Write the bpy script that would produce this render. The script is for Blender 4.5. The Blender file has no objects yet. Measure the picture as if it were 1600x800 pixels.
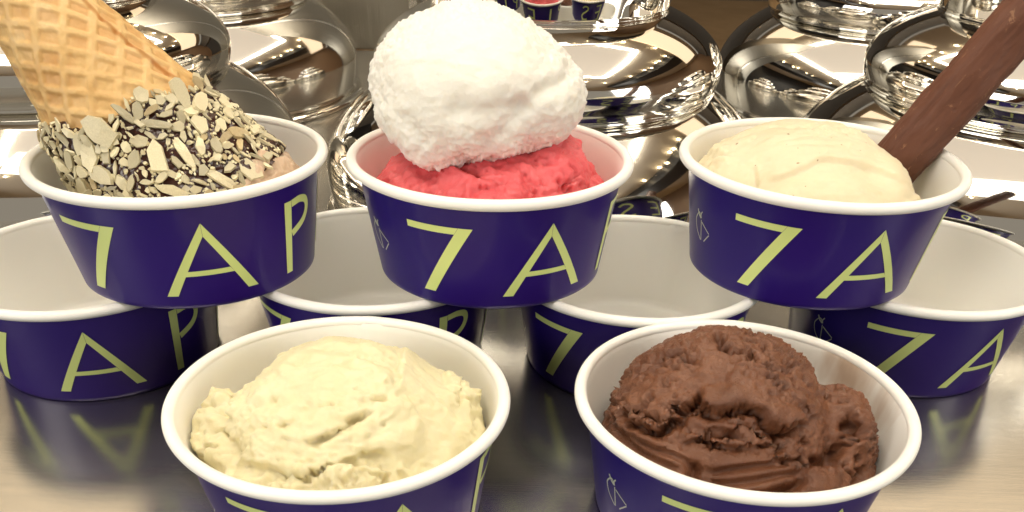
import bpy, bmesh, math, random
import numpy as np
from mathutils import Vector, Matrix

U = 0.05                      # one working unit = cup rim radius = 5 cm
SC = bpy.context.scene
COL = SC.collection
R = math.radians

# ------------------------------------------------------------------ camera
F_PX, PITCH, ROLL, CAM_H, CY = 1347.37, 40.072, 1.4137, 3.400, 435.97
cam_d = bpy.data.cameras.new("camera")
cam = bpy.data.objects.new("camera", cam_d); COL.objects.link(cam)
cam_d.sensor_fit = 'HORIZONTAL'; cam_d.sensor_width = 36.0
cam_d.lens = F_PX / 1600.0 * 36.0
cam_d.shift_y = CY / 1600.0
cam_d.clip_start = 0.01; cam_d.clip_end = 60.0
cam.location = (0, 0, CAM_H * U)
cam.rotation_mode = 'QUATERNION'
cam.rotation_quaternion = (Matrix.Rotation(R(90 - PITCH), 4, 'X') @ Matrix.Rotation(R(ROLL), 4, 'Z')).to_quaternion()
cam_d.dof.use_dof = True
cam_d.dof.focus_distance = 0.30
cam_d.dof.aperture_fstop = 38.0
SC.camera = cam

# ------------------------------------------------------------------ world, lights, exposure
world = bpy.data.worlds.new("World"); SC.world = world; world.use_nodes = True
bg = world.node_tree.nodes["Background"]
bg.inputs[0].default_value = (0.64, 0.57, 0.47, 1); bg.inputs[1].default_value = 0.42

def area(name, loc, target, sx, sy, power, color):
    d = bpy.data.lights.new(name, 'AREA'); d.shape = 'RECTANGLE'; d.size = sx; d.size_y = sy
    d.energy = power; d.color = color
    o = bpy.data.objects.new(name, d); COL.objects.link(o)
    o.location = loc
    o.rotation_euler = (Vector(target) - Vector(loc)).to_track_quat('-Z', 'Y').to_euler()
    return o
# the shop's two big windows behind the photographer, left and right, and the ceiling luminaire
area("window_light", (-2.3, -1.5, 0.75), (0, .3, .05), 1.5, 1.5, 44, (1.0, .965, .89))
area("window_light", (2.5, -1.3, 0.75), (0, .3, .05), 1.3, 1.5, 33, (1.0, .965, .89))
area("ceiling_luminaire", (-0.15, -0.35, 1.9), (0.0, .30, .0), 1.5, .7, 10, (1.0, .95, .85))

SC.view_settings.view_transform = 'Standard'; SC.view_settings.look = 'None'
SC.view_settings.exposure = 0.12; SC.view_settings.gamma = 1.0
SC.view_settings.use_curve_mapping = False
SC.render.engine = 'CYCLES'
SC.cycles.use_denoising = True
SC.cycles.max_bounces = 10; SC.cycles.glossy_bounces = 6; SC.cycles.diffuse_bounces = 4
SC.cycles.sample_clamp_indirect = 6.0
SC.cycles.caustics_reflective = False; SC.cycles.caustics_refractive = False

# ------------------------------------------------------------------ helpers
def setp(o, label=None, cat=None, group=None, kind=None):
    if label: o["label"] = label
    if cat: o["category"] = cat
    if group: o["group"] = group
    if kind: o["kind"] = kind
    return o

def empty(name, loc):
    o = bpy.data.objects.new(name, None); COL.objects.link(o)
    o.empty_display_size = .01
    o.location = Vector(loc) * U
    return o

def mesh_data(name, verts, faces, smooth=True):
    verts = np.asarray(verts, float) * U
    me = bpy.data.meshes.new(name)
    if isinstance(faces, np.ndarray):
        nf, k = faces.shape
        me.vertices.add(len(verts)); me.vertices.foreach_set("co", verts.astype(np.float32).ravel())
        me.loops.add(nf * k); me.loops.foreach_set("vertex_index", faces.astype(np.int32).ravel())
        me.polygons.add(nf)
        me.polygons.foreach_set("loop_start", np.arange(0, nf * k, k, dtype=np.int32))
        me.update(calc_edges=True); me.validate()
    else:
        me.from_pydata([tuple(v) for v in verts], [], [tuple(f) for f in faces]); me.update()
    if smooth:
        me.polygons.foreach_set("use_smooth", np.ones(len(me.polygons), dtype=bool))
    return me

def mk(name, verts, faces, mat, parent=None, loc=(0, 0, 0), smooth=True):
    me = mesh_data(name, verts, faces, smooth)
    me.materials.append(mat)
    o = bpy.data.objects.new(name, me); COL.objects.link(o)
    o.location = Vector(loc) * U
    if parent: o.parent = parent
    return o

def inst(name, me, parent=None):
    o = bpy.data.objects.new(name, me); COL.objects.link(o)
    if parent: o.parent = parent
    return o

def lathe(profile, n=128, radial=None):
    """profile: list of (r, z); returns verts, quads"""
    pr = np.array(profile, float); m = len(pr)
    a = np.linspace(0, 2 * np.pi, n, endpoint=False)
    rr = np.repeat(pr[:, 0][None], n, 0)
    if radial is not None: rr = rr + radial(a)[:, None]
    V = np.stack([rr * np.cos(a)[:, None], rr * np.sin(a)[:, None], np.repeat(pr[:, 1][None], n, 0)], 2).reshape(-1, 3)
    i = np.arange(n)[:, None]; j = np.arange(m - 1)[None]
    i2 = (i + 1) % n
    Fq = np.stack([(i * m + j) + 0 * i2, i2 * m + j, i2 * m + j + 1, i * m + j + 1], 2).reshape(-1, 4)
    return V, Fq

def spline(pts, n=6):
    """Catmull-Rom through pts"""
    P = np.array(pts, float); out = []
    Q = np.vstack([2 * P[0] - P[1], P, 2 * P[-1] - P[-2]])
    for i in range(1, len(Q) - 2):
        p0, p1, p2, p3 = Q[i - 1:i + 3]
        for t in np.linspace(0, 1, n, endpoint=False):
            out.append(.5 * ((2 * p1) + (-p0 + p2) * t + (2 * p0 - 5 * p1 + 4 * p2 - p3) * t * t + (-p0 + 3 * p1 - 3 * p2 + p3) * t ** 3))
    out.append(P[-1]); return np.array(out)

# ------------------------------------------------------------------ noise
_rng = np.random.RandomState(7)
_perm = _rng.permutation(256).astype(np.int64); _perm = np.concatenate([_perm, _perm, _perm])
_g = _rng.normal(size=(256, 3)); _g /= np.linalg.norm(_g, axis=1)[:, None]
_rnd = _rng.rand(256, 4)
def _hash(xi, yi, zi):
    return _perm[_perm[_perm[xi & 255] + (yi & 255)] + (zi & 255)]
def pn(P, s=1.0, off=0.0):
    P = np.asarray(P) * s + off
    i = np.floor(P).astype(np.int64); f = P - i
    w = f * f * f * (f * (f * 6 - 15) + 10)
    res = 0
    for dx in (0, 1):
        wx = w[:, 0] if dx else 1 - w[:, 0]
        for dy in (0, 1):
            wy = w[:, 1] if dy else 1 - w[:, 1]
            for dz in (0, 1):
                wz = w[:, 2] if dz else 1 - w[:, 2]
                g = _g[_hash(i[:, 0] + dx, i[:, 1] + dy, i[:, 2] + dz)]
                res = res + wx * wy * wz * (g[:, 0] * (f[:, 0] - dx) + g[:, 1] * (f[:, 1] - dy) + g[:, 2] * (f[:, 2] - dz))
    return res * 1.6
def fbm(P, s, o=4, gain=.5, off=0.0):
    r = 0; a = 1.0
    for k in range(o):
        r = r + a * pn(P, s * 2.03 ** k, off + 17.3 * k); a *= gain
    return r
def ridged(P, s, o=3, off=0.0):
    r = 0; a = 1.0
    for k in range(o):
        r = r + a * (1 - 2 * np.abs(pn(P, s * 2.1 ** k, off + 9.1 * k))); a *= .5
    return r
def sst(a, b, x):
    t = np.clip((x - a) / (b - a), 0, 1); return t * t * (3 - 2 * t)
def pits(P, s, prob=.4, rmin=.15, rmax=.5, off=0.0):
    """little round holes, 0..1"""
    Q = np.asarray(P) * s + off
    i = np.floor(Q).astype(np.int64); best = np.zeros(len(Q))
    for dx in (-1, 0, 1):
        for dy in (-1, 0, 1):
            for dz in (-1, 0, 1):
                c = i + np.array([dx, dy, dz]); h = _hash(c[:, 0], c[:, 1], c[:, 2]); r = _rnd[h]
                h2 = _perm[h + 31]; r2 = _rnd[h2]
                d = np.sqrt((((c + r[:, :3]) - Q) ** 2).sum(1))
                rad = rmin + (rmax - rmin) * r2[:, 1]
                v = np.where(r2[:, 0] < prob, sst(1.0, .25, d / rad) * (.4 + .6 * r2[:, 2]), 0)
                best = np.maximum(best, v)
    return best

# ------------------------------------------------------------------ materials
def mat(name):
    m = bpy.data.materials.new(name); m.use_nodes = True
    return m, m.node_tree, m.node_tree.nodes["Principled BSDF"]
def pset(b, **k):
    names = dict(color='Base Color', rough='Roughness', metal='Metallic', ior='IOR', sss='Subsurface Weight', sssr='Subsurface Radius',
                 ssss='Subsurface Scale', coat='Coat Weight', coatr='Coat Roughness', spec='Specular IOR Level', aniso='Anisotropic',
                 ecol='Emission Color', estr='Emission Strength')
    for kk, v in k.items():
        s = b.inputs[names[kk]]
        if isinstance(v, tuple) and len(v) == 3 and s.type == 'RGBA': v = (*v, 1)
        s.default_value = v
def nd(nt, t, **k):
    n = nt.nodes.new(t)
    for a, v in k.items(): setattr(n, a, v)
    return n
def noise_node(nt, scale, detail=4, rough=.55, stretch=None, distort=0):
    tc = nd(nt, 'ShaderNodeTexCoord'); n = nd(nt, 'ShaderNodeTexNoise')
    n.inputs['Scale'].default_value = scale; n.inputs['Detail'].default_value = detail
    n.inputs['Roughness'].default_value = rough; n.inputs['Distortion'].default_value = distort
    if stretch:
        mp = nd(nt, 'ShaderNodeMapping'); mp.inputs['Scale'].default_value = stretch
        nt.links.new(tc.outputs['Object'], mp.inputs['Vector']); nt.links.new(mp.outputs['Vector'], n.inputs['Vector'])
    else:
        nt.links.new(tc.outputs['Object'], n.inputs['Vector'])
    return n
def ramp(nt, src, stops):
    r = nd(nt, 'ShaderNodeValToRGB'); e = r.color_ramp.elements
    while len(e) > 1: e.remove(e[-1])
    e[0].position = stops[0][0]; e[0].color = (*stops[0][1], 1)
    for p, c in stops[1:]:
        x = e.new(p); x.color = (*c, 1)
    nt.links.new(src, r.inputs['Fac']); return r
def bump(nt, b, src, strength, dist):
    bn = nd(nt, 'ShaderNodeBump'); bn.inputs['Strength'].default_value = strength; bn.inputs['Distance'].default_value = dist
    nt.links.new(src, bn.inputs['Height']); nt.links.new(bn.outputs['Normal'], b.inputs['Normal'])
    return bn

def m_icecream(name, c1, c2, rough, sss, radius, bscale, bstr, spec=.35, fleck=None):
    m, nt, b = mat(name)
    n = noise_node(nt, 60, 5, .6)
    r = ramp(nt, n.outputs['Fac'], [(.32, c1), (.68, c2)])
    col = r.outputs['Color']
    if fleck:
        f = noise_node(nt, 420, 1, .5)
        fr = ramp(nt, f.outputs['Fac'], [(.745, (0, 0, 0)), (.78, (.8, .8, .8))])
        mx = nd(nt, 'ShaderNodeMix', data_type='RGBA')
        nt.links.new(fr.outputs['Color'], mx.inputs[0]); nt.links.new(col, mx.inputs[6]); mx.inputs[7].default_value = (*fleck, 1)
        col = mx.outputs[2]
    nt.links.new(col, b.inputs['Base Color'])
    pset(b, rough=rough, sss=sss, sssr=radius, ssss=.0035, spec=spec)
    g = noise_node(nt, bscale, 4, .65)
    bump(nt, b, g.outputs['Fac'], bstr, .0006)
    return m
M = {}
M['choc_ice'] = m_icecream('chocolate_gelato', (.118, .043, .020), (.200, .082, .041), .33, .08, (.7, .35, .2), 1400, .7, .42)
M['cream_ice'] = m_icecream('pale_yellow_gelato', (.70, .63, .39), (.77, .70, .47), .5, .3, (1, .8, .45), 900, .3)
M['white_ice'] = m_icecream('white_sorbet', (.83, .80, .72), (.87, .845, .77), .4, .6, (1, .9, .75), 1100, .35)
M['pink_ice'] = m_icecream('raspberry_sorbet', (.72, .10, .115), (.80, .16, .17), .4, .3, (1, .3, .25), 1100, .45, .45)
M['vanilla_ice'] = m_icecream('vanilla_gelato', (.68, .595, .41), (.74, .66, .47), .5, .35, (1, .8, .5), 900, .2, .35, (.25, .13, .05))
M['hazel_ice'] = m_icecream('hazelnut_gelato', (.56, .40, .27), (.67, .50, .36), .4, .3, (1, .7, .5), 1100, .4)

m, nt, b = mat('white_paper'); M['paper'] = m
pset(b, color=(.92, .90, .84), rough=.42, spec=.4, sss=.1, sssr=(1, .8, .6), ssss=.001)
n = noise_node(nt, 350, 3); bump(nt, b, n.outputs['Fac'], .06, .0004)

m, nt, b = mat('stained_white_paper'); M['paper_stained'] = m
pset(b, rough=.42, spec=.4)
n = noise_node(nt, 45, 4, .6, (1, 1, .35)); tc = nd(nt, 'ShaderNodeTexCoord')
sep = nd(nt, 'ShaderNodeSeparateXYZ'); nt.links.new(tc.outputs['Object'], sep.inputs[0])
mr = nd(nt, 'ShaderNodeMapRange'); mr.inputs[1].default_value = .034; mr.inputs[2].default_value = .047
mr.inputs[3].default_value = 0; mr.inputs[4].default_value = .26
nt.links.new(sep.outputs['X'], mr.inputs[0])
ad = nd(nt, 'ShaderNodeMath', operation='ADD'); nt.links.new(mr.outputs[0], ad.inputs[0]); nt.links.new(n.outputs['Fac'], ad.inputs[1])
r = ramp(nt, ad.outputs[0], [(.66, (.92, .90, .84)), (.88, (.60, .47, .36)), (1.0, (.44, .29, .19))])
nt.links.new(r.outputs['Color'], b.inputs['Base Color'])

m, nt, b = mat('glossy_blue_card'); M['blue'] = m
n = noise_node(nt, 9, 2); r = ramp(nt, n.outputs['Fac'], [(.35, (.014, .006, .135)), (.7, (.028, .007, .155))])
nt.links.new(r.outputs['Color'], b.inputs['Base Color'])
pset(b, rough=.36, spec=.28, coat=.10, coatr=.12)
n2 = noise_node(nt, 160, 3, .5, (1, 1, .4)); bump(nt, b, n2.outputs['Fac'], .05, .0005)
m, nt, b = mat('lime_print'); M['lime'] = m
pset(b, color=(.72, .82, .29), rough=.35, spec=.5, coat=.3, coatr=.15)
m, nt, b = mat('pale_logo_print'); M['logo'] = m
pset(b, color=(.50, .53, .42), rough=.35)

m, nt, b = mat('brushed_steel'); M['steel'] = m
n = noise_node(nt, 26, 6, .7, (1.0, 14, 1))
r = ramp(nt, n.outputs['Fac'], [(.3, (.58, .56, .52)), (.7, (.66, .64, .59))]); nt.links.new(r.outputs['Color'], b.inputs['Base Color'])
n2 = noise_node(nt, 9, 5, .65); r2 = ramp(nt, n2.outputs['Fac'], [(.3, (.13, .13, .13)), (.75, (.22, .22, .22))])
nt.links.new(r2.outputs['Color'], b.inputs['Roughness']); pset(b, metal=1.0)
n3 = noise_node(nt, 60, 6, .75, (1.0, 22, 1)); bn_ = bump(nt, b, n3.outputs['Fac'], .06, .0006)
b2 = nd(nt, 'ShaderNodeBsdfPrincipled'); pset(b2, metal=1.0, rough=.52); nt.links.new(r.outputs['Color'], b2.inputs['Base Color']); nt.links.new(bn_.outputs['Normal'], b2.inputs['Normal'])
mxs = nd(nt, 'ShaderNodeMixShader'); mxs.inputs[0].default_value = .14
nt.links.new(b.outputs[0], mxs.inputs[1]); nt.links.new(b2.outputs[0], mxs.inputs[2]); nt.links.new(mxs.outputs[0], nt.nodes['Material Output'].inputs['Surface'])

m, nt, b = mat('polished_chrome'); M['chrome'] = m
n = noise_node(nt, 14, 3); r = ramp(nt, n.outputs['Fac'], [(.4, (.02, .02, .02)), (.72, (.09, .09, .09))])
nt.links.new(r.outputs['Color'], b.inputs['Roughness']); pset(b, color=(.86, .84, .79), metal=1.0)
n2 = noise_node(nt, 5, 2); bump(nt, b, n2.outputs['Fac'], .03, .003)

m, nt, b = mat('waffle'); M['waffle'] = m
n = noise_node(nt, 70, 5, .65); r = ramp(nt, n.outputs['Fac'], [(.3, (.60, .36, .13)), (.55, (.71, .47, .20)), (.75, (.78, .57, .30))])
at_ = nd(nt, 'ShaderNodeAttribute', attribute_name='toast')
mx = nd(nt, 'ShaderNodeMix', data_type='RGBA'); nt.links.new(at_.outputs['Fac'], mx.inputs[0])
nt.links.new(r.outputs['Color'], mx.inputs[6]); mx.inputs[7].default_value = (.50, .21, .05, 1)
nt.links.new(mx.outputs[2], b.inputs['Base Color'])
pset(b, rough=.5, spec=.35, sss=.1, sssr=(1, .5, .2), ssss=.002)
n2 = noise_node(nt, 500, 4, .6); bump(nt, b, n2.outputs['Fac'], .25, .0005)

m, nt, b = mat('dark_chocolate'); M['darkchoc'] = m
n = noise_node(nt, 90, 4); r = ramp(nt, n.outputs['Fac'], [(.3, (.022, .006, .004)), (.7, (.055, .016, .010))])
nt.links.new(r.outputs['Color'], b.inputs['Base Color']); pset(b, rough=.24, spec=.5)
n2 = noise_node(nt, 400, 3); bump(nt, b, n2.outputs['Fac'], .4, .0008)

def m_almond(name, c1, c2):
    m, nt, b = mat(name)
    oi = nd(nt, 'ShaderNodeObjectInfo')
    n = noise_node(nt, 300, 3); r = ramp(nt, n.outputs['Fac'], [(.3, c1), (.7, c2)])
    hs = nd(nt, 'ShaderNodeHueSaturation'); nt.links.new(r.outputs['Color'], hs.inputs['Color'])
    mr = nd(nt, 'ShaderNodeMapRange'); mr.inputs[3].default_value = .58; mr.inputs[4].default_value = 1.12
    nt.links.new(oi.outputs['Random'], mr.inputs[0]); nt.links.new(mr.outputs[0], hs.inputs['Value'])
    nt.links.new(hs.outputs['Color'], b.inputs['Base Color'])
    pset(b, rough=.45, sss=.15, sssr=(1, .8, .5), ssss=.001)
    return m
M['almond'] = m_almond('almond', (.66, .58, .37), (.78, .70, .47))
M['almond_brown'] = m_almond('almond_skin', (.50, .36, .18), (.60, .50, .28))

m, nt, b = mat('milk_chocolate'); M['milkchoc'] = m
n = noise_node(nt, 30, 5, .6, (1, 1, .35)); r = ramp(nt, n.outputs['Fac'], [(.3, (.095, .035, .020)), (.65, (.150, .060, .034))])
sc = noise_node(nt, 230, 5, .75, (1, 1, .5), .8); sr = ramp(nt, sc.outputs['Fac'], [(.605, (0, 0, 0)), (.66, (.55, .55, .55))])
mx = nd(nt, 'ShaderNodeMix', data_type='RGBA'); nt.links.new(sr.outputs['Color'], mx.inputs[0]); nt.links.new(r.outputs['Color'], mx.inputs[6])
mx.inputs[7].default_value = (.36, .19, .10, 1); nt.links.new(mx.outputs[2], b.inputs['Base Color'])
pset(b, rough=.58, spec=.3); bump(nt, b, sc.outputs['Fac'], .25, .0012)

def m_plain(name, c, rough=.6, metal=0, e=0):
    m, nt, b = mat(name); pset(b, color=c, rough=rough, metal=metal)
    if e: pset(b, ecol=c, estr=e)
    n = noise_node(nt, 8, 3); bump(nt, b, n.outputs['Fac'], .05, .002)
    return m
M['ceiling'] = m_plain('ceiling_plaster', (.46, .42, .36), .7)
M['panel'] = m_plain('luminous_ceiling_panel', (.80, .74, .64), .6, 0, .62)
M['warm_panel'] = m_plain('warm_luminous_panel', (1.0, .82, .57), .6, 0, 1.05)
M['grey'] = m_plain('grey_wall', (.11, .10, .09), .5)
M['dark'] = m_plain('dark_surround', (.02, .02, .022), .4)
M['led'] = m_plain('led_strip', (1.0, .92, .78), .5, 0, 23.0)
M['bulb'] = m_plain('spot_bulb', (1.0, .80, .50), .5, 0, 26.0)
M['brown'] = m_plain('brown_wall', (.22, .14, .085), .5)
m, nt, b = mat('tan_floor'); M['tan'] = m
n = noise_node(nt, 6, 4); r = ramp(nt, n.outputs['Fac'], [(.3, (.40, .25, .12)), (.7, (.50, .33, .17))])
nt.links.new(r.outputs['Color'], b.inputs['Base Color']); pset(b, rough=.5)

# ------------------------------------------------------------------ setting
def box(name, lo, hi, mat_, parent=None):
    (x0, y0, z0), (x1, y1, z1) = lo, hi
    V = [(x0, y0, z0), (x1, y0, z0), (x1, y1, z0), (x0, y1, z0), (x0, y0, z1), (x1, y0, z1), (x1, y1, z1), (x0, y1, z1)]
    Fq = [(0, 3, 2, 1), (4, 5, 6, 7), (0, 1, 5, 4), (1, 2, 6, 5), (2, 3, 7, 6), (3, 0, 4, 7)]
    return mk(name, V, Fq, mat_, parent, smooth=False)

o = box('counter', (-24, -1.5, -.8), (24, 17.6, 0), M['steel']); setp(o, kind='structure')
o = box('floor', (-400, -120, -18.5), (400, 500, -18), M['tan']); setp(o, kind='structure')
o = box('wall', (-64, -30, -18), (-62, 90, 44), M['dark']); setp(o, kind='structure')
o = box('wall', (-200, 152, -18), (200, 154, 60), M['grey']); setp(o, kind='structure')  # unseen far wall, added so the lid edges reflect something dark
o = box('wall', (66, -30, -18), (68, 90, 44), M['brown']); setp(o, kind='structure')
ceil = box('ceiling', (-70, -60, 44), (70, 80, 45), M['ceiling']); setp(ceil, kind='structure')
PX0, PX1, PY0, PY1 = -20, 21, -5, 33
box('ceiling_panel', (PX0, PY0, 43.2), (PX1, PY1, 43.99), M['panel'], ceil)
for (a, c) in (((PX0 - 1.4, PY0 - 1.4, 42.9), (PX1 + 1.4, PY0, 43.7)), ((PX0 - 1.4, PY1, 42.9), (PX1 + 1.4, PY1 + 1.4, 43.7)),
               ((PX0 - 1.4, PY0 + .01, 42.9), (PX0, PY1 - .01, 43.7)), ((PX1, PY0 + .01, 42.9), (PX1 + 1.4, PY1 - .01, 43.7))):
    box('led_strip', a, c, M['led'], ceil)
box('added_contrast_box', (-70, 84, 30), (70, 92, 43.9), M['grey'], ceil)  # unseen grey box, added for the chrome to reflect
box('warm_panel', (-52, 48, 43.2), (-6, 70, 43.99), M['warm_panel'], ceil)
box('warm_panel', (14, 46, 43.2), (60, 70, 43.99), M['warm_panel'], ceil)
box('added_contrast_box', (-40, -30, 36), (-34, 40, 43.9), M['dark'], ceil)  # this and the next: dark boxes added out of view for chrome contrast
box('added_contrast_box', (36, -30, 38), (46, 40, 43.9), M['dark'], ceil)
V, Fq = lathe([(0, -.5), (.35, -.35), (.5, 0), (.45, .3), (.2, .5), (0, .5)], 10)
bm_ = mesh_data('spot_bulb', V, Fq); bm_.materials.append(M['bulb'])
rr_ = random.Random(3)
for k in range(7):
    for (bx, by) in ((-33, 2 + k * 6.5), (34, k * 6), (-28 + k * 9, 41), (-30 + k * 9.5, -16)):
        o = inst('spot_bulb', bm_, ceil); o.location = Vector((bx + rr_.uniform(-2.5, 2.5), by + rr_.uniform(-2, 2), 42.6)) * U

# ------------------------------------------------------------------ beehive chrome lids
def arc(r0, z0, r1, z1, bulge, n=10):
    """quarter-ellipse shoulder from a vertical wall at (r0,z0) over to (r1,z1)"""
    t = np.linspace(0, np.pi / 2, n)
    return [(r1 + (r0 - r1) * math.cos(a) ** bulge, z0 + (z1 - z0) * math.sin(a) ** 1.0) for a in t]
def tier(rbase, rmax, rtop, z0, z1, lip):
    """a rounded chrome tier: small rolled lip, bulging wall, oblate dome"""
    h = z1 - z0; zw = z0 + .30 * h
    p = [(rtop - .25, z0 + .05), (rbase - .06, z0 + .012), (rbase - .02, z0), (rbase + .008, z0 + .012), (rbase + .010, z0 + lip * .7), (rbase - .004, z0 + lip)]
    for t in np.linspace(0.05, 1, 10): p.append((rbase + (rmax - rbase) * math.sin(t * math.pi / 2), z0 + lip + (zw - z0 - lip) * t))
    k = math.sqrt(1 - (rtop / rmax) ** 2); a1 = math.acos(rtop / rmax)
    for t in np.linspace(.03, 1, 26): p.append((rmax * math.cos(a1 * t), zw + (z1 - zw) / k * math.sin(a1 * t)))
    return p
def make_lid(loc, label):
    t = empty('chrome_lid', loc); setp(t, label, 'lid', 'tiered chrome lids standing on the counter')
    for nm, prof in (('flange', [(2.0, .10), (2.28, .10), (2.36, .07), (2.38, .03), (2.36, .001), (2.0, .001)]),
                     ('lower_dome', tier(2.285, 2.33, 1.50, .101, 1.31, .03)),
                     ('middle_dome', tier(1.705, 1.755, 1.00, 1.245, 1.99, .03)),
                     ('top_dome', tier(1.17, 1.20, .02, 1.93, 2.90, .03))):
        V, Fq = lathe(prof, 160)
        mk(nm, V, Fq, M['chrome'], t)
    return t
make_lid((-4.80, 9.85, 0), 'tiered chrome lid half hidden behind the dipped cone, nearest on the left')
make_lid((.24, 9.85, 0), 'tiered chrome lid directly behind the big white scoop')
make_lid((5.30, 9.85, 0), 'tiered chrome lid behind the brown chocolate stick, nearest on the right')
make_lid((-4.85, 14.4, 0), 'farther tiered chrome lid between the dipped cone and the white scoop')
make_lid((5.25, 14.4, 0), 'farther tiered chrome lid above the pale scoop, left of the chocolate stick')

# upright steel cabinet beyond the counter, glimpsed left of the white scoop
t = empty('steel_cabinet', (-2.6, 18.2, 0)); setp(t, 'dark steel cabinet with a bright upright edge, left of the white scoop', 'cabinet')
m, nt, b = mat('dull_steel'); pset(b, color=(.30, .28, .24), metal=1, rough=.3)
n = noise_node(nt, 12, 4, .6, (8, 1, .6)); bump(nt, b, n.outputs['Fac'], .2, .003)
box('side_panel', (-2.6, -.5, 0), (.55, 1.5, 12), m, t)
box('edge_strip', (.553, -.62, 0), (.70, 1.5, 12), M['steel'], t)
box('front_panel', (.703, -.45, 0), (3.4, 1.5, 12), m, t)

# ------------------------------------------------------------------ cups
H = .78872; RB = .8143; RW = .925
NSEAM = 192
def seam(at):
    def f(a):
        d = (np.degrees(a) - at + 180) % 360 - 180
        return .010 * (sst(-6, -5.2, d) * sst(1.5, .5, d))
    return f
def wall_r(zf):                 # outer wall radius at height fraction
    return RB + (RW - RB) * (zf * H) / (H - .085)
def quadgrid(c, nu=10, nv=3):
    c = np.array(c, float); V = []
    for i in range(nu + 1):
        for j in range(nv + 1):
            u, v = i / nu, j / nv
            V.append((c[0] * (1 - u) + c[3] * u) * (1 - v) + (c[1] * (1 - u) + c[2] * u) * v)
    Fq = [(i * (nv + 1) + j, (i + 1) * (nv + 1) + j, (i + 1) * (nv + 1) + j + 1, i * (nv + 1) + j + 1) for i in range(nu) for j in range(nv)]
    return np.array(V), Fq
DEG = .0154
def ribbon(pts, w, n=6):
    P = spline(pts, n) if len(pts) > 2 else np.array([np.array(pts[0]) + (np.array(pts[1]) - np.array(pts[0])) * t for t in np.linspace(0, 1, 8)])
    Q = P * np.array([DEG, H]); T = np.gradient(Q, axis=0); T /= np.linalg.norm(T, axis=1)[:, None]
    N = np.stack([-T[:, 1], T[:, 0]], 1) * w / 2
    A = (Q + N) / np.array([DEG, H]); B = (Q - N) / np.array([DEG, H])
    V = np.stack([A, B], 1).reshape(-1, 2)
    Fq = [(2 * i, 2 * i + 1, 2 * i + 3, 2 * i + 2) for i in range(len(P) - 1)]
    return V, Fq
def lay(pieces, off=.0035):
    V = []; Fq = []
    for v, f in pieces:
        k = len(V)
        for th, zf in v:
            r = wall_r(zf) + off; a = R(th)
            V.append((r * math.sin(a), -r * math.cos(a), zf * H))
        Fq += [tuple(i + k for i in q) for q in f]
    return V, Fq
def sh(p, dx): return [(x + dx, z) for x, z in p]
def let7():
    return [quadgrid([(-63, .678), (-63, .735), (-39.6, .735), (-41.4, .678)], 12, 2), quadgrid([(-58.9, .125), (-39.5, .735), (-33.5, .735), (-52.9, .125)], 6, 10)]
def letA():
    return [quadgrid([(-20.5, .13), (-.05, .757), (-.05, .645), (-15.6, .13)], 5, 12), quadgrid([(.05, .645), (.05, .757), (21, .13), (16.0, .13)], 5, 12),
            quadgrid([(-10.6, .305), (-9.1, .350), (9.0, .350), (10.6, .305)], 12, 2)]
def letP(dx):
    return [quadgrid(sh([(38.2, .12), (37.6, .755), (42.0, .755), (42.2, .12)], dx), 3, 8),
            ribbon(sh([(42.2, .728), (48, .735), (53, .70), (54.2, .62), (51, .535), (42.4, .465)], dx), .048, 8)]
def letL(dx):
    return [quadgrid(sh([(0, .12), (0, .755), (4, .755), (4, .12)], dx), 3, 8), quadgrid(sh([(4.1, .12), (4.1, .18), (19, .18), (19, .12)], dx), 8, 2)]
def letE(dx):
    p = [quadgrid(sh([(0, .12), (0, .755), (4, .755), (4, .12)], dx), 3, 8)]
    for z in (.12, .41, .695): p.append(quadgrid(sh([(4.1, z), (4.1, z + .06), (18, z + .06), (18, z)], dx), 8, 2))
    return p
def letS(dx):
    return [ribbon(sh([(17, .66), (11, .735), (4, .70), (2.5, .60), (8, .50), (15, .40), (17, .30), (12, .215), (2, .25)], dx), .05, 8),
            quadgrid(sh([(1, .11), (1, .155), (18, .155), (18, .11)], dx), 8, 2)]
def logo():
    return [ribbon([(-89.3, .565), (-91.6, .50), (-90.6, .41), (-86.8, .335)], .009), ribbon([(-86.3, .335), (-86.2, .52)], .009),
            ribbon([(-89.6, .60), (-88.4, .56), (-86.6, .535)], .014), ribbon([(-85.2, .60), (-86.4, .57), (-86.2, .535)], .009),
            ribbon([(-85.6, .505), (-79.2, .435)], .009), ribbon([(-79.2, .425), (-83.6, .34)], .009), ribbon([(-89, .575), (-87.6, .575), (-86.6, .55)], .009)]
_D = {}
V, Fq = lathe([(RB - .05, .06), (RB - .035, .004), (RB - .012, 0), (RB, .010)] + [(RB + (RW - RB) * t, .010 + (H - .095) * t) for t in np.linspace(.04, 1, 14)], NSEAM, seam(60))
_D['sleeve'] = mesh_data('sleeve', V, Fq); _D['sleeve'].materials.append(M['blue'])
tt = np.linspace(-.5 * np.pi - .9, 1.5 * np.pi - .9 - .25, 22)
V, Fq = lathe([(.963 + .037 * math.cos(a), H - .036 + .036 * math.sin(a)) for a in np.linspace(-2.5, 3.6, 22)], NSEAM, lambda a: .4 * seam(60)(a) + .0015 * np.sin(3 * a + .4) + .001 * np.sin(7 * a))
_D['rim'] = mesh_data('rim', V, Fq); _D['rim'].materials.append(M['paper'])
def liner(nm, m_):
    V, Fq = lathe([(.932, H - .030), (.927, H - .042), (.921, H - .060)] + [(RW - .010 - (RW - RB - .002) * t, H - .085 - (H - .175) * t) for t in np.linspace(0, 1, 14)] + [(.785, .078), (.772, .066), (.76, .062), (.7, .060), (.35, .058), (0.002, .058)], NSEAM, lambda a: -seam(60)(a))
    d = mesh_data(nm, V, Fq); d.materials.append(m_); return d
_D['liner'] = liner('liner', M['paper']); _D['liner_stained'] = liner('liner', M['paper_stained'])
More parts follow.
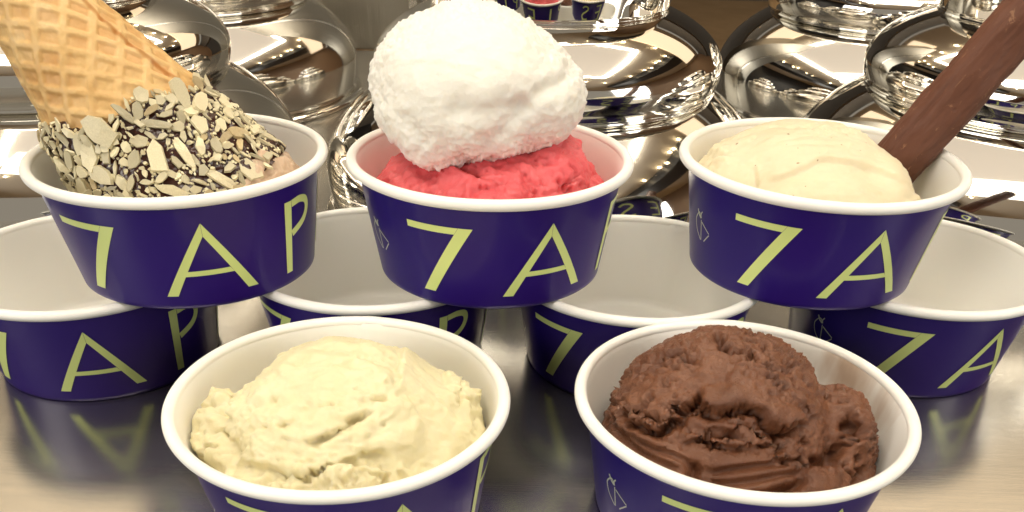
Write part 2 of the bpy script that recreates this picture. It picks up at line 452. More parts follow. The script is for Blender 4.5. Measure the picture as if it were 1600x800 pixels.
for k, (pc, mm) in {'7': (let7(), 'lime'), 'A': (letA(), 'lime'), 'P': (letP(0), 'lime'), 'P2': (letP(41), 'lime'), 'L': (letL(120), 'lime'), 'E': (letE(158), 'lime'), 'S': (letS(196), 'lime'), 'logo': (logo(), 'logo')}.items():
    V, Fq = lay(pc); nm = 'logo' if k == 'logo' else 'letter'
    _D[k] = mesh_data(nm, V, Fq); _D[k].materials.append(M[mm])

CUP = dict(TL=(-2.3472, 6.17108, H, 22.9), TM=(-.21547, 6.2979, H, 28.1), TR=(2.11895, 6.40462, H, 14.1),
           B1=(-3.25108, 6.24748, 0, 17.1), B2=(-1.11621, 6.4515, 0, 0.0), B3=(.89617, 6.38559, 0, 4.8), B4=(3.10984, 6.60252, 0, 26.4),
           FL=(-1.02394, 4.36372, 0, 29.0), FR=(1.34621, 4.44375, 0, 26.0))
LAB = dict(TL='blue printed paper cup holding the almond dipped cone, stacked on two cups',
           TM='blue printed paper cup holding white and pink scoops, stacked on two cups',
           TR='blue printed paper cup holding the pale scoop and chocolate stick',
           B1='empty blue paper cup under the almond cone cup, cut off at the left edge',
           B2='empty blue paper cup directly behind the yellow scoop cup',
           B3='empty blue paper cup directly behind the chocolate scoop cup',
           B4='empty blue paper cup under the pale scoop cup at the right edge',
           FL='blue paper cup in front holding the pale yellow scoop',
           FR='blue paper cup in front holding the brown chocolate scoop')
for k, (x, y, z, a) in CUP.items():
    t = empty('paper_cup', (x, y, z + (.001 if z else 0))); setp(t, LAB[k], 'cup', 'blue printed ice cream cups')
    t.rotation_euler.z = R(a); w_ = .008 * math.sin(x * 5 + y); t.scale = (1 + w_, 1 - w_, 1)
    inst('sleeve', _D['sleeve'], t); inst('rim', _D['rim'], t)
    inst('liner', _D['liner_stained' if k == 'FR' else 'liner'], t)
    for l in ('7', 'A', 'P', 'P2', 'L', 'E', 'S'): inst('letter', _D[l], t)
    inst('logo', _D['logo'], t)

# ------------------------------------------------------------------ ice cream sculpting
_b = bmesh.new(); bmesh.ops.create_icosphere(_b, subdivisions=7, radius=1.0)
_b.verts.ensure_lookup_table()
DIRS = np.array([v.co[:] for v in _b.verts]); DIRS /= np.linalg.norm(DIRS, axis=1)[:, None]
TRI = np.array([[v.index for v in f.verts] for f in _b.faces]); _b.free()

def vnormals(V, T):
    a, b_, c = V[T[:, 0]], V[T[:, 1]], V[T[:, 2]]
    fn = np.cross(b_ - a, c - a); N = np.zeros_like(V)
    for k in range(3):
        for ax in range(3): N[:, ax] += np.bincount(T[:, k], fn[:, ax], len(V))
    return N / (np.linalg.norm(N, axis=1)[:, None] + 1e-12)
_E = np.concatenate([TRI[:, [0, 1]], TRI[:, [1, 2]], TRI[:, [2, 0]]]); _deg = np.bincount(_E.ravel(), minlength=len(DIRS)).astype(float)
def blur(d, it=2):
    for _ in range(it):
        a = np.bincount(_E[:, 0], d[_E[:, 1]], len(d)) + np.bincount(_E[:, 1], d[_E[:, 0]], len(d))
        d = .4 * d + .6 * a / _deg
    return d
def sdf(P, blobs, k):
    d = None
    for b_ in blobs:
        c, r = b_[0], b_[1]; kk = b_[2] if len(b_) > 2 else k
        q = (P - np.array(c)) / np.array(r)
        l = np.linalg.norm(q, axis=1)
        e = (l - 1) * min(r) * .6 + .4 * l * (l - 1) / (np.linalg.norm(q / np.array(r), axis=1) + 1e-9)
        if d is None: d = e
        else:
            hh = np.clip(.5 + .5 * (d - e) / kk, 0, 1)
            d = d * (1 - hh) + e * hh - kk * hh * (1 - hh)
    return d
def trace(blobs, center, k, rmax=1.6):
    c = np.array(center); t = np.full(len(DIRS), rmax)
    for _ in range(60):
        t = np.maximum(t - .75 * sdf(c + DIRS * t[:, None], blobs, k), .02)
    return c + DIRS * t[:, None]
class Sketch:
    """local drawing plane of a scoop: origin o, axes square to the line of sight at the scoop, sketch units with s per working unit"""
    def __init__(self, cup, o, c, s, sy=None):
        self.o = np.array(o); self.c = c; self.s = s; self.sy = sy or s
        w = np.array(CUP[cup][:3]) + self.o - np.array([0, 0, CAM_H]); w /= np.linalg.norm(w)
        e1 = np.cross(w, [0, 0, 1]); e1 /= np.linalg.norm(e1); e2 = np.cross(e1, w)
        a = R(ROLL)
        self.e1 = e1; self.e2 = e2; self.w = w
    def uv(self, P):
        d = P - self.o
        return np.stack([d @ self.e1, d @ self.e2], 1)
    def poly(self, pts):
        return np.array([((x - self.c[0]) / self.s, (self.c[1] - y) / self.sy) for x, y in pts])
def near(UV, poly):
    """distance to an open polyline, signed side (+ = left of travel), parameter 0..1"""
    best = np.full(len(UV), 1e9); side = np.ones(len(UV)); par = np.zeros(len(UV))
    TG = np.gradient(poly, axis=0)
    L = np.linalg.norm(np.diff(poly, axis=0), axis=1); cum = np.concatenate([[0], np.cumsum(L)])
    for i in range(len(poly) - 1):
        a = poly[i]; ab = poly[i + 1] - a; q = UV - a
        t = np.clip((q @ ab) / (ab @ ab), 0, 1); v = q - t[:, None] * ab; d = np.hypot(v[:, 0], v[:, 1])
        m_ = d < best
        best = np.where(m_, d, best); tg = TG[i] * (1 - t[:, None]) + TG[i + 1] * t[:, None]; side = np.where(m_, np.sign(tg[:, 0] * v[:, 1] - tg[:, 1] * v[:, 0]), side)
        par = np.where(m_, (cum[i] + t * L[i]) / cum[-1], par)
    return best, side, par
def ledge(UV, sk, pts, up, down, wu, wd, wob=0, taper=.18):
    """an overlapping fold: the left side of the line stands proud, a groove runs right of it"""
    p = spline(sk.poly(pts), 5)
    if np.ndim(wob): UV = UV + wob
    d, s, t = near(UV, p)
    fade = sst(0, taper, t) * sst(1, 1 - taper, t)
    bl = sst(-.007, .007, s * d)
    return fade * (bl * up * np.exp(-(d / wu) ** 1.3) - (1 - bl) * down * np.exp(-(d / wd) ** 1.5))
def groove(UV, sk, pts, depth, w, wob=0, taper=.15):
    p = spline(sk.poly(pts), 5)
    if np.ndim(wob): UV = UV + wob
    d, s, t = near(UV, p)
    return -depth * np.exp(-(d / w) ** 2) * sst(-.01, taper, t) * sst(1.01, 1 - taper, t)
def blobmask(UV, sk, c, rx, ry, soft=.35):
    p = sk.poly([c])[0]
    d = np.hypot((UV[:, 0] - p[0]) / (rx / sk.s), (UV[:, 1] - p[1]) / (ry / sk.sy))
    return sst(1 + soft, 1 - soft, d)
def inside_cup(V, margin=.012):
    r = np.hypot(V[:, 0], V[:, 1]); zf = np.clip(V[:, 2], 0, None)
    lim = np.where(V[:, 2] < H + .01, RB - .022 + (RW - RB) * zf / (H - .085) - margin, 9)
    f = np.where(r > lim, lim / np.maximum(r, 1e-6), 1)
    V = V.copy(); V[:, 0] *= f; V[:, 1] *= f
    V[:, 2] = np.maximum(V[:, 2], .062)
    return V
def finish(name, V, cup, matn, label, cat, zcut=.1, clip=True, group=None):
    if clip: V = inside_cup(V)
    keep = (V[TRI][:, :, 2].max(1) > zcut)
    T = TRI[keep]; used = np.unique(T); mp = -np.ones(len(V), int); mp[used] = np.arange(len(used))
    o = mk(name, V[used], mp[T], M[matn], None, CUP[cup][:3])
    setp(o, label, cat, group); return o

def sculpt_chocolate():
    sk = Sketch('FR', (-.095, 0, .637), (1130, 650), 260.)
    V = trace([((-.10, .06, .44), (.70, .66, .66)), ((.60, .0, .42), (.26, .40, .40)), ((0, -.33, .30), (.78, .50, .40)), ((-.42, -.2, .36), (.40, .5, .38))], (-.02, 0, .3), .07)
    N = vnormals(V, TRI); UV = sk.uv(V)
    big = fbm(V, 2.2, 3); wob = np.stack([fbm(V, 8, 2, off=3.), fbm(V, 8, 2, off=40.)], 1) * .026
    d = .030 * big
    # overlapping crusts and folds: ragged edges on the crust, broad smooth folds below
    L = lambda pts, *a, **k: ledge(UV, sk, pts, *a, wob=wob, **k)
    S = lambda pts, *a, **k: ledge(UV, sk, pts, *a, wob=wob * .22, **k)
    d += L([(1085, 606), (1092, 626), (1103, 642), (1125, 648), (1152, 634), (1178, 636), (1192, 652), (1215, 654), (1240, 642), (1268, 640)], .055, .13, .30, .030)
    d += L([(968, 650), (990, 674), (1015, 684), (1045, 684), (1062, 674), (1068, 655), (1082, 640), (1092, 612)], .050, .13, .25, .030)
    d += S([(946, 640), (958, 668), (990, 694), (1045, 712), (1105, 722)], .030, .050, .075, .030)
    d += S([(946, 658), (968, 688), (1025, 718), (1100, 740)], .034, .055, .075, .030)
    d += S([(946, 676), (972, 708), (1035, 738), (1110, 756)], .034, .065, .075, .034)
    d += L([(1060, 700), (1110, 690), (1160, 690), (1215, 674)], .026, .070, .09, .022)
    d += L([(1075, 668), (1120, 674), (1170, 670), (1205, 672)], .016, .045, .09, .018)
    for pl in ([(1112, 732), (1170, 714), (1235, 694), (1262, 682)], [(1122, 746), (1185, 730), (1245, 708), (1272, 694)], [(1138, 760), (1200, 746), (1256, 720)]):
        d += S(pl, .030, .050, .060, .026)
    d += groove(UV, sk, [(1308, 604), (1316, 640), (1306, 670), (1288, 688), (1258, 694)], .12, .026, wob * .3)
    d += L([(1215, 606), (1240, 624), (1265, 636)], .022, .04, .06, .018)
    d += groove(UV, sk, [(1100, 720), (1106, 742), (1100, 772)], .08, .030, wob)
    d += groove(UV, sk, [(1348, 690), (1340, 730), (1324, 764)], .13, .030, wob)
    d += groove(UV, sk, [(1215, 756), (1238, 738), (1262, 716)], .08, .026, wob * .5)
    d += .06 * blobmask(UV, sk, (1290, 772), 36, 20) + .06 * blobmask(UV, sk, (1168, 770), 36, 16) + .04 * blobmask(UV, sk, (1284, 716), 26, 24)
    d += .025 * blobmask(UV, sk, (1120, 626), 30, 18) + .035 * blobmask(UV, sk, (1212, 638), 26, 12)
    # smooth, paddled areas versus torn, crumbly ones
    smooth = np.clip(blobmask(UV, sk, (1275, 640), 36, 46, .5) + blobmask(UV, sk, (1120, 622), 32, 18) + blobmask(UV, sk, (1212, 636), 26, 13) + blobmask(UV, sk, (1020, 740), 85, 26, .5)
                     + blobmask(UV, sk, (1285, 720), 32, 32) + blobmask(UV, sk, (1200, 724), 80, 22, .6) + blobmask(UV, sk, (1290, 772), 36, 18) + blobmask(UV, sk, (1110, 664), 44, 14), 0, 1)
    rough = (1 - .88 * smooth) * (.65 + .6 * sst(-.3, .5, fbm(V, 3, 2, off=9)))
    rough = rough * (.16 + .84 * sst(-.24, -.08, UV[:, 1] + .10 * sst(.25, .5, UV[:, 0]) + .05 * big))
    d = blur(np.clip(d, -.16, .2), 1); V = V + N * d[:, None]; N = vnormals(V, TRI)
    Vs = V @ np.array([[.8, .3, -.5], [0, 1, 0], [.5, .2, .8]])     # streak direction
    f = .012 * fbm(V, 12, 3, .6) + .005 * ridged(V, 30, 2) + .012 * fbm(Vs * np.array([.25, 1, 1]), 46, 2) + .006 * pn(V, 75)
    zone = sst(-.30, .15, pn(V, 3.2, 3.3) + .1)
    t1 = fbm(Vs * np.array([.55, 1, 1]), 8.5, 4, .62, 3.1); t2 = fbm(Vs * np.array([.6, 1, 1]), 19, 3, .6, 7.7)
    h1 = sst(.22, .46, t1) * zone; h2 = sst(.28, .50, t2) * (.25 + .75 * zone)
    f -= .095 * h1 + .062 * h2 + .040 * pits(V, 22, .5, .16, .46)
    f += .012 * fbm(V, 40, 2) * np.clip(h1 + h2, 0, 1)
    f = f * rough + .004 * smooth * fbm(Vs * np.array([.3, 1, 1]), 24, 2)
    V = V + N * f[:, None]
    finish('chocolate_scoop', V, 'FR', 'choc_ice', 'rough brown chocolate gelato scoop in the front right cup', 'ice cream')
sculpt_chocolate()

def sculpt_yellow():
    sk = Sketch('FL', (-.016, 0, .665), (530, 640), 262.)
    V = trace([((.0, .05, .42), (.72, .66, .58)), ((-.64, -.05, .44), (.25, .36, .27)), ((.60, .05, .42), (.26, .45, .34)), ((0, -.35, .30), (.78, .50, .38)), ((-.45, -.35, .30), (.38, .4, .30))], (0, 0, .3), .09)
    N = vnormals(V, TRI); UV = sk.uv(V)
    wob = np.stack([fbm(V, 7, 2, off=5.), fbm(V, 7, 2, off=50.)], 1) * .016
    d = .038 * fbm(V, 2.3, 3, off=2) + .020 * fbm(V * np.array([.5, 1, 1]), 4.5, 3, off=4)
    L = lambda pts, *a, **k: ledge(UV, sk, pts, *a, wob=wob, **k)
    d += L([(472, 684), (500, 676), (525, 668), (548, 656), (566, 648), (580, 640)], .022, .085, .14, .020)
    d += L([(640, 520), (640, 548), (630, 575), (622, 600), (612, 625)], .022, .012, .07, .03)
    d += L([(612, 736), (590, 712), (565, 702), (520, 716), (470, 724), (430, 716), (385, 706), (350, 700)][::-1], .034, .034, .22, .035)
    d += groove(UV, sk, [(688, 555), (700, 575), (706, 600)], .05, .015, wob)
    d += groove(UV, sk, [(372, 590), (362, 630), (368, 670), (388, 704)], .04, .03, wob)
    d += L([(480, 588), (520, 580), (560, 566), (600, 560)], .007, .012, .04, .015)
    d += L([(555, 690), (600, 660), (640, 646)], .008, .014, .04, .015)
    d += groove(UV, sk, [(448, 664), (470, 640), (500, 632)], .02, .03, wob)
    d += groove(UV, sk, [(690, 690), (715, 650), (718, 610)], .025, .03, wob)
    d -= .06 * blobmask(UV, sk, (315, 712), 34, 20)
    smooth = np.clip(blobmask(UV, sk, (660, 700), 70, 40, .5) + blobmask(UV, sk, (665, 580), 34, 60, .5) + .7 * blobmask(UV, sk, (490, 560), 90, 60, .5), 0, 1)
    crumb = np.clip(blobmask(UV, sk, (330, 620), 52, 70, .4) + blobmask(UV, sk, (735, 600), 36, 60, .4) + blobmask(UV, sk, (500, 740), 130, 24, .5), 0, 1)
    d = blur(np.clip(d, -.16, .2), 1); V = V + N * d[:, None]; N = vnormals(V, TRI)
    Vs = V * np.array([.35, 1, 1])
    f = .014 * fbm(V, 9, 4, .6) + .014 * fbm(Vs, 14, 3, .6) + crumb * (.050 * fbm(V, 8, 4, .6) + .026 * ridged(V, 14, 2) - .03 * pits(V, 16, .4, .15, .45))
    zone = sst(.05, .4, pn(V, 4, 7.7) + .15)
    f -= .040 * sst(.60, .85, fbm(Vs, 8, 4, .6, 2.2)) * (1 - .7 * smooth) + .018 * sst(.58, .8, fbm(Vs, 18, 3, .6, 8.2)) * (1 - smooth)
    f -= .040 * pits(V, 10, .32, .10, .28) * (1 - smooth) + .018 * pits(V, 26, .4, .12, .35) * zone
    f += .0035 * pn(V, 45) * (1 - .6 * smooth)
    V = V + N * (np.clip(f, -.05, .08) * (1 - .55 * smooth))[:, None]
    finish('yellow_scoop', V, 'FL', 'cream_ice', 'pale yellow gelato scoop with a small tear in the front left cup', 'ice cream')
sculpt_yellow()

def sculpt_pink():
    sk = Sketch('TM', (0, 0, .6), (766, 281), 220., 249.)
    V = trace([((.0, .0, .36), (.86, .82, .52)), ((.42, .0, .52), (.36, .50, .40)), ((-.40, -.1, .46), (.40, .5, .34)), ((.15, -.35, .46), (.45, .40, .32))], (0, 0, .2), .06)
    N = vnormals(V, TRI); UV = sk.uv(V)
    wob = np.stack([fbm(V, 7, 2, off=5.), fbm(V, 7, 2, off=50.)], 1) * .018
    d = .03 * fbm(V, 2.3, 3, off=12)
    L = lambda pts, *a, **k: ledge(UV, sk, pts, *a, wob=wob, **k)
    d += L([(690, 258), (715, 268), (738, 278), (752, 286)][::-1], .045, .085, .10, .05)
    d += L([(735, 320), (742, 300), (760, 290), (790, 292)], .02, .03, .05, .03)
    d += groove(UV, sk, [(908, 215), (922, 245), (930, 280), (920, 300)], .05, .025, wob)
    d += groove(UV, sk, [(815, 270), (822, 290), (826, 318)], .03, .02, wob)
    d += L([(840, 300), (880, 288), (920, 276)], .012, .02, .04, .02)
    d = blur(np.clip(d, -.16, .2), 1); V = V + N * d[:, None]; N = vnormals(V, TRI)
    Vs = V * np.array([.4, 1, 1])
    zone = sst(.0, .3, UV[:, 0] - .12 + .2 * pn(V, 3))
    f = .016 * fbm(V, 10, 4, .55) + .009 * fbm(Vs, 22, 2) + .006 * ridged(V, 30, 2)
    f -= .055 * sst(.42, .68, fbm(V, 8, 4, .62, 1.7)) * (.2 + .8 * zone) + .028 * sst(.42, .66, fbm(Vs, 18, 3, .6, 5.7))
    f -= .045 * pits(V, 11, .35, .12, .38) * (.25 + .75 * zone) + .020 * pits(V, 22, .4, .15, .4) * (.3 + .7 * zone)
    V = V + N * f[:, None]
    finish('raspberry_scoop', V, 'TM', 'pink_ice', 'raspberry pink sorbet mound under the white scoop', 'ice cream')
sculpt_pink()

def sculpt_white():
    sk = Sketch('TM', (-.09, 0, 1.22), (745, 130), 236., 268.)
    V = trace([((-.13, .04, 1.20), (.65, .62, .46)), ((.34, .0, 1.12), (.28, .38, .26)), ((-.34, -.34, .96), (.21, .18, .17), .05), ((-.20, -.12, 1.03), (.46, .42, .20)), ((.05, -.36, .98), (.14, .10, .08), .05)], (-.08, 0, 1.1), .12)
    N = vnormals(V, TRI); UV = sk.uv(V)
    wob = np.stack([fbm(V, 7, 2, off=5.), fbm(V, 7, 2, off=50.)], 1) * .014
    d = .02 * fbm(V, 2.2, 3, off=22)
    L = lambda pts, *a, **k: ledge(UV, sk, pts, *a, wob=wob, **k)
    d += groove(UV, sk, [(888, 88), (880, 118), (850, 136), (820, 150)], .035, .045, wob)
    d += groove(UV, sk, [(690, 168), (735, 172), (790, 168), (826, 150)], .018, .05, wob)
    d += groove(UV, sk, [(826, 150), (800, 185), (765, 212), (745, 225)], .035, .06, wob)
    d += groove(UV, sk, [(640, 170), (645, 200), (670, 235)], .02, .05, wob)
    d = blur(np.clip(d, -.16, .2), 1); V = V + N * d[:, None]; N = vnormals(V, TRI)
    # torn, icy margin all round; the paddled face is smooth
    face = blobmask(UV, sk, (745, 120), 120, 90, .35)
    skirt = sst(.0, -.45, UV[:, 1])
    fac = -(N @ sk.w); rg = (1 - .8 * face) * (.35 + .65 * sst(.75, .25, fac))
    f = .008 * fbm(V, 6, 3) + .004 * fbm(V * np.array([.3, 1, 1]), 18, 3) + rg * (.015 * fbm(V, 15, 4, .65) + .013 * ridged(V, 30, 2, off=3) - .015 * pits(V, 22, .3, .15, .4)) + .008 * skirt * fbm(V, 30, 2)
    V = V + N * f[:, None]
    finish('white_scoop', V, 'TM', 'white_ice', 'big round white sorbet scoop balanced on the pink sorbet', 'ice cream', clip=False, zcut=-9)
sculpt_white()

def sculpt_vanilla():
    sk = Sketch('TR', (-.1, 0, .62), (1254, 281), 218., 247.)
    V = trace([((-.10, .14, .46), (.76, .66, .48)), ((-.05, -.30, .43), (.72, .48, .35)), ((-.68, -.05, .46), (.26, .4, .26)), ((.40, -.12, .45), (.28, .42, .34)), ((0, 0, .27), (.86, .82, .27))], (-.05, 0, .25), .08)
    N = vnormals(V, TRI); UV = sk.uv(V)
    wob = np.stack([fbm(V, 6, 3, off=5.), fbm(V, 6, 3, off=50.)], 1) * .010
    d = .018 * fbm(V, 2.3, 3, off=32)
    L = lambda pts, *a, **k: ledge(UV, sk, pts, *a, wob=wob, **k)
    d += L([(1200, 294), (1225, 282), (1255, 264), (1278, 252), (1305, 250), (1350, 253), (1375, 260), (1400, 272)][::1], .030, .012, .22, .011, taper=.10)
    d += groove(UV, sk, [(1180, 268), (1184, 285), (1192, 302)], .025, .014, wob)
    d += L([(1130, 235), (1160, 212), (1200, 204), (1240, 198)], .008, .012, .05, .02)
    d += L([(1190, 232), (1220, 222), (1262, 206)], .006, .009, .05, .02)
    d += groove(UV, sk, [(1165, 224), (1175, 220)], .02, .012)
    d += ledge(UV, sk, [(1432, 275), (1412, 292), (1395, 305), (1388, 322)], .022, .012, .04, .04)
    d = blur(np.clip(d, -.16, .2), 1); V = V + N * d[:, None]; N = vnormals(V, TRI)
    crumb = np.clip(blobmask(UV, sk, (1112, 262), 34, 36, .4) + .6 * blobmask(UV, sk, (1285, 200), 60, 10, .5) + .5 * blobmask(UV, sk, (1435, 305), 20, 20), 0, 1)
    f = .010 * fbm(V * np.array([.4, 1, 1]), 10, 4) + .0025 * fbm(V, 40, 2) + crumb * (.026 * fbm(V, 11, 4, .6) + .01 * ridged(V, 22, 2))
    f -= .012 * pits(V, 15, .12, .08, .2)
    V = V + N * f[:, None]
    finish('vanilla_scoop', V, 'TR', 'vanilla_ice', 'smooth pale cream gelato scoop with a thin fold, beside the chocolate stick', 'ice cream')
sculpt_vanilla()

def sculpt_hazel():
    sk = Sketch('TL', (0, 0, .6), (288, 278), 224., 253.)
    V = trace([((.50, -.08, .46), (.35, .52, .41)), ((.25, -.50, .40), (.55, .30, .28)), ((.1, .1, .25), (.75, .7, .25)), ((.62, .0, .42), (.16, .35, .26))], (.25, -.1, .25), .06)
    N = vnormals(V, TRI); UV = sk.uv(V)
    wob = np.stack([fbm(V, 7, 2, off=5.), fbm(V, 7, 2, off=50.)], 1) * .018
    d = .03 * fbm(V, 2.6, 3, off=42) + groove(UV, sk, [(415, 215), (425, 245), (405, 275), (395, 295)], .04, .03, wob)
    d = blur(np.clip(d, -.16, .2), 1); V = V + N * d[:, None]; N = vnormals(V, TRI)
    f = .022 * fbm(V, 9, 4, .55) + .008 * ridged(V, 24, 2) - .03 * pits(V, 13, .4, .12, .4)
    V = V + N * f[:, None]
    finish('hazelnut_scoop', V, 'TL', 'hazel_ice', 'pinkish beige gelato beneath the almond dipped cone', 'ice cream')
sculpt_hazel()

# ------------------------------------------------------------------ dipped waffle cone
def cone():
    loc = CUP['TL'][:3]
    root = empty('dipped_waffle_cone', (loc[0], loc[1], loc[2])); setp(root, 'upside down waffle cone dipped in dark chocolate and almond flakes', 'waffle cone')
    apex = np.array([-1.29, .03, 2.469]); axis = np.array([.555, -.03, -.832]); axis /= np.linalg.norm(axis)
    half = R(15.3); LEN = 2.60
    e1 = np.cross(axis, [0, 1, 0]); e1 /= np.linalg.norm(e1)          # lies in the picture-ish plane
    e2 = np.cross(axis, e1)
    def P(s, th, off=0):                                               # s along slant
        rad = s * math.sin(half); z = s * math.cos(half)
        d = np.cos(th)[:, None] * e1 + np.sin(th)[:, None] * e2
        nrm = d * math.cos(half) - axis * math.sin(half)
        return apex + axis * z[:, None] + d * rad[:, None] + nrm * np.asarray(off)[:, None], nrm
    front = math.atan2(np.dot([0, -1, 0], e2), np.dot([0, -1, 0], e1))
    q_ = P(np.array([2., 2.]), np.array([front, front + .5]), np.zeros(2))[0]; sg = np.sign((q_[1] - q_[0]) @ np.array([.832, 0, .555]))
    def waffle_off(s, th):
        dphi = sg * ((th - front + np.pi) % (2 * np.pi) - np.pi)
        phi = dphi * math.sin(half)
        a0 = R(-WROT); x = s * np.cos(phi + a0); y = s * np.sin(phi + a0)
        gx = np.abs(((x / .158) % 1) - .5) * 2; gy = np.abs(((y / .112) % 1) - .5) * 2
        rib = 1 - (1 - sst(.52, .88, gx)) * (1 - sst(.40, .86, gy))
        return rib
    WROT = 53
    ns, nt_ = 330, 520
    s = np.linspace(.4, LEN, ns); th = np.linspace(0, 2 * np.pi, nt_, endpoint=False)
    S, T = np.meshgrid(s, th, indexing='ij'); S = S.ravel(); T = T.ravel()
    base, _ = P(S, T, np.zeros_like(S))
    rib = waffle_off(S, T)
    off = .012 * rib + .006 * fbm(base, 3, 2) + .004 * fbm(base, 18, 3)
    # wrapped overlap edge
    dth = sg * ((T - front + np.pi) % (2 * np.pi) - np.pi)
    edge = FLAP = 1.36 + .05 * np.sin(S * 7) + .05 * pn(base, 5)
    off = off + .022 * sst(edge - .03, edge + .02, dth) * sst(edge + 1.6, edge + .4, dth)
    V, _ = P(S, T, off)
    i = np.arange(ns - 1)[:, None]; j = np.arange(nt_)[None]; j2 = (j + 1) % nt_
    Fq = np.stack([i * nt_ + j, i * nt_ + j2, (i + 1) * nt_ + j2, (i + 1) * nt_ + j], 2).reshape(-1, 4)
    def cut(V, Fq, extra=None):
        r = np.hypot(V[:, 0], V[:, 1]); lim = RB - .06 + (RW - RB) * np.clip(V[:, 2], 0, H) / (H - .085)
        ok = (V[:, 2] > .12) & ((r < lim) | (V[:, 2] > H + .05))
        if extra is not None: ok &= extra
        Fk = Fq[ok[Fq].all(1)]; u = np.unique(Fk); mp = -np.ones(len(V), int); mp[u] = np.arange(len(u))
        return V[u], mp[Fk], u
    Vc, Fc, u = cut(V, Fq)
    o = mk('waffle', Vc, Fc, M['waffle'], root)
    at_ = o.data.attributes.new('toast', 'FLOAT', 'POINT')
    toast = np.clip(.42 * (1 - rib) * sst(-.2, .4, fbm(base, 2.5, 2)) + .7 * sst(.03, .0, np.abs(dth - edge)) , 0, 1)[u]
    at_.data.foreach_set('value', toast.astype(np.float32))
    # chocolate coat: its upper edge runs obliquely round the cone
    def choc_edge(T, V0):
        dd = sg * ((T - front + np.pi) % (2 * np.pi) - np.pi)
        return CH0 + CH1 * np.sin(np.clip(dd, -1.57, 1.57)) + .035 * np.sin(dd * 5 + 1) + .03 * fbm(V0, 7, 2)
    CH0, CH1 = 1.74, .18
    s2 = np.linspace(1.3, LEN + .02, 240); S2, T2 = np.meshgrid(s2, th, indexing='ij'); S2 = S2.ravel(); T2 = T2.ravel()
    b2, _ = P(S2, T2, np.zeros_like(S2))
    ce = choc_edge(T2, b2)
    off2 = -.02 + (.075 + .014 * fbm(b2, 7, 3) + .006 * fbm(b2, 22, 2)) * sst(ce - .02, ce + .07, S2)
    V2, _ = P(S2, T2, off2)
    F2 = Fq[:(240 - 1) * nt_]
    Vc, Fc, u = cut(V2, F2, S2 > ce - .05)
    coat = mk('chocolate_coating', Vc, Fc, M['darkchoc'], root); setp(coat, 'dark chocolate coating crusted with almond flakes')
    # almond flakes
    rg = random.Random(11)
    def flake(n, el, th_, bend, seed):
        q = random.Random(seed); pts = []
        for k in range(n):
            a = 2 * math.pi * (k + q.uniform(-.28, .28)) / n; r = q.uniform(.72, 1.1)
            pts.append((r * math.cos(a), r * math.sin(a) * el))
        V = []; 
        for z in (-th_, th_):
            sc = 1.0 if z < 0 else .94
            V += [(x * sc, y * sc, z + bend * (x * x) - bend * .4) for x, y in pts]
            V.append((0, 0, z - bend * .4))
        F = []
        for k in range(n):
            k2 = (k + 1) % n
            F += [(k2, k, n), (n + 1 + k, n + 1 + k2, 2 * n + 1), (k, k2, n + 1 + k2, n + 1 + k)]
        return V, F
    var = []
    for k in range(26):
        el = rg.choice([.95, .85, .7, .6, .45, .35, .28]); V, F = flake(rg.choice([5, 6, 7, 8, 9]), el, rg.uniform(.08, .15), rg.uniform(-.18, .18), k)
        me = mesh_data('almond_flake', V, F, False); me.materials.append(M['almond'] if k % 9 else M['almond_brown']); var.append((me, el))
    placed = []
    def spot(sv, tv):
        p, nrm = P(np.array([sv]), np.array([tv]), np.array([.055])); return p[0], nrm[0]
    def okpos(p):
        r = math.hypot(p[0], p[1]); lim = RB - .07 + (RW - RB) * min(max(p[2], 0), H) / (H - .085)
        return p[2] > .34 and (r < lim or p[2] > H + .04)
    def orient(nrm, tilt):
        z = Vector(nrm); z = (z + Vector((rg.gauss(0, tilt), rg.gauss(0, tilt), rg.gauss(0, tilt)))).normalized()
        x = Vector((rg.gauss(0, 1), rg.gauss(0, 1), rg.gauss(0, 1))); x = (x - z * x.dot(z)).normalized(); y = z.cross(x)
        return Matrix((x, y, z)).transposed()
    sizes = [(.098, 9, .06), (.078, 18, .10), (.056, 44, .16), (.041, 95, .26), (.030, 130, .38)]
    count = 0; crumbs_V = []; crumbs_F = []
    for size, want, tilt in sizes:
        got = 0
        for _ in range(want * 40):
            if got >= want or count >= 298: break
            tv = front + rg.uniform(-1.75, 1.75); sv = rg.uniform(1.45, LEN)
            p, nrm = spot(sv, tv)
            if nrm[1] > .35 or not okpos(p): continue
            c_ = choc_edge(np.array([tv]), p[None])[0]
            if sv < c_ + size * .35: continue
            if any((p[0] - a[0]) ** 2 + (p[1] - a[1]) ** 2 + (p[2] - a[2]) ** 2 < ((size + sz) * .66) ** 2 for a, sz in placed): continue
            # a bare dark patch low at the front right, as the chocolate shows through there
            if abs(sg * (tv - front) - .5) < .35 and abs(sv - 2.38) < .09 and rg.random() < .75: continue
            me, el = var[rg.randrange(len(var))]
            ob = inst('almond_flake', me, coat)
            f = size * rg.uniform(.85, 1.15) / (.5 + .5 * el)
            mtx = orient(nrm, tilt).to_4x4() @ Matrix.Diagonal((f, f, f * min(1, .07 / size), 1))
            mtx.translation = Vector(p + nrm * rg.uniform(0, .02)) * U
            ob.matrix_local = mtx
            placed.append((p, size)); got += 1; count += 1
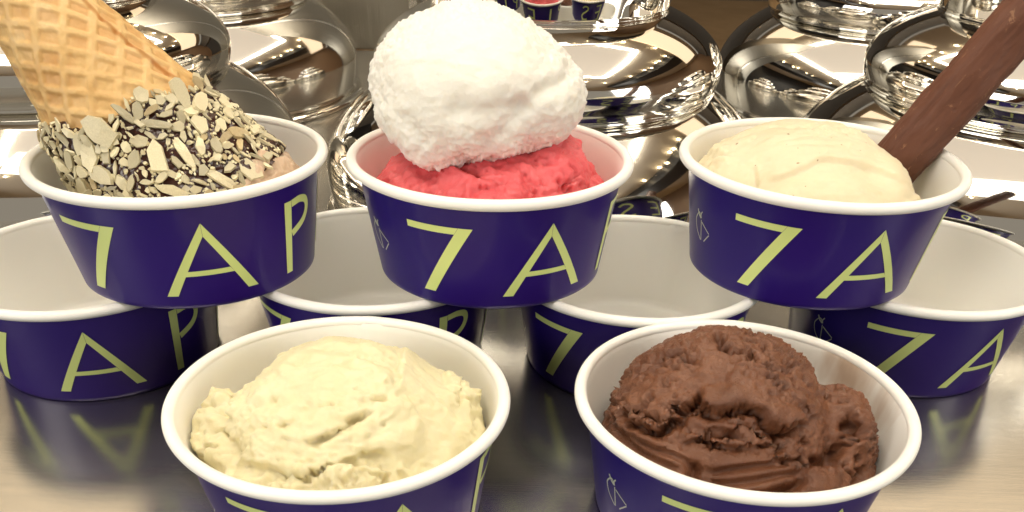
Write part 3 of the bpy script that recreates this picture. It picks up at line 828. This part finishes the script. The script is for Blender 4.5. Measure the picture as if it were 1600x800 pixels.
    for _ in range(16000):
        if len(crumbs_V) > 550 * 14: break
        tv = front + rg.uniform(-1.8, 1.8); sv = rg.uniform(1.45, LEN); size = rg.uniform(.009, .024)
        p, nrm = spot(sv, tv)
        if nrm[1] > .35 or not okpos(p): continue
        c_ = choc_edge(np.array([tv]), p[None])[0]
        if sv < c_ + .01: continue
        if any((p[0] - a[0]) ** 2 + (p[1] - a[1]) ** 2 + (p[2] - a[2]) ** 2 < (size * .5 + sz * .72) ** 2 for a, sz in placed): continue
        placed.append((p, size))
        V, F = flake(6, rg.uniform(.5, 1), rg.uniform(.25, .5), 0, rg.randrange(999))
        m3 = orient(nrm, .5); k = len(crumbs_V)
        crumbs_V += [tuple(m3 @ Vector(v) * size + Vector(p)) for v in V]
        crumbs_F += [tuple(i_ + k for i_ in f_) for f_ in F]
    cr = mk('almond_crumbs', crumbs_V, crumbs_F, M['almond'], coat, smooth=False); cr["kind"] = "stuff"
cone()

# ------------------------------------------------------------------ chocolate stick
def stick():
    base = np.array([2.63, 6.62, 1.30]); tip = np.array([3.95, 6.72, 3.35]); ax = tip - base; L = np.linalg.norm(ax); ax /= L
    e1 = np.cross(ax, [0, 1, 0]); e1 /= np.linalg.norm(e1); e2 = np.cross(ax, e1)
    ns, nt_ = 260, 120
    s = np.linspace(0, L, ns); th = np.linspace(0, 2 * np.pi, nt_, endpoint=False)
    S, T = np.meshgrid(s, th, indexing='ij'); S = S.ravel(); T = T.ravel()
    ra, rb_ = .185, .15
    c, sn = np.cos(T), np.sin(T)
    rr = (np.abs(c / ra) ** 2.6 + np.abs(sn / rb_) ** 2.6) ** (-1 / 2.6)
    pts = np.stack([c * rr, sn * rr, S], 1)
    rr = rr + .014 * fbm(pts * np.array([1, 1, .5]), 6, 4) + .006 * fbm(pts * np.array([1, 1, .15]), 22, 2) - .012 * pits(pts, 9, .12, .06, .18)
    rr = rr - .012 * np.exp(-((np.sin(T - .4) - .2) / .06) ** 2)
    V = np.stack([c * rr, sn * rr, S], 1)
    i = np.arange(ns - 1)[:, None]; j = np.arange(nt_)[None]; j2 = (j + 1) % nt_
    Fq = np.stack([i * nt_ + j, i * nt_ + j2, (i + 1) * nt_ + j2, (i + 1) * nt_ + j], 2).reshape(-1, 4)
    faces = [tuple(f) for f in Fq] + [tuple(range(nt_ - 1, -1, -1)), tuple(range((ns - 1) * nt_, ns * nt_))]
    me = mesh_data('chocolate_stick', V, faces); me.materials.append(M['milkchoc'])
    o = inst('chocolate_stick', me)
    m4 = Matrix((Vector(e1), Vector(e2), Vector(ax))).transposed().to_4x4(); m4.translation = Vector(base) * U
    o.matrix_world = m4
    setp(o, 'long milk chocolate stick stuck in the pale cream gelato', 'chocolate stick')
stick()
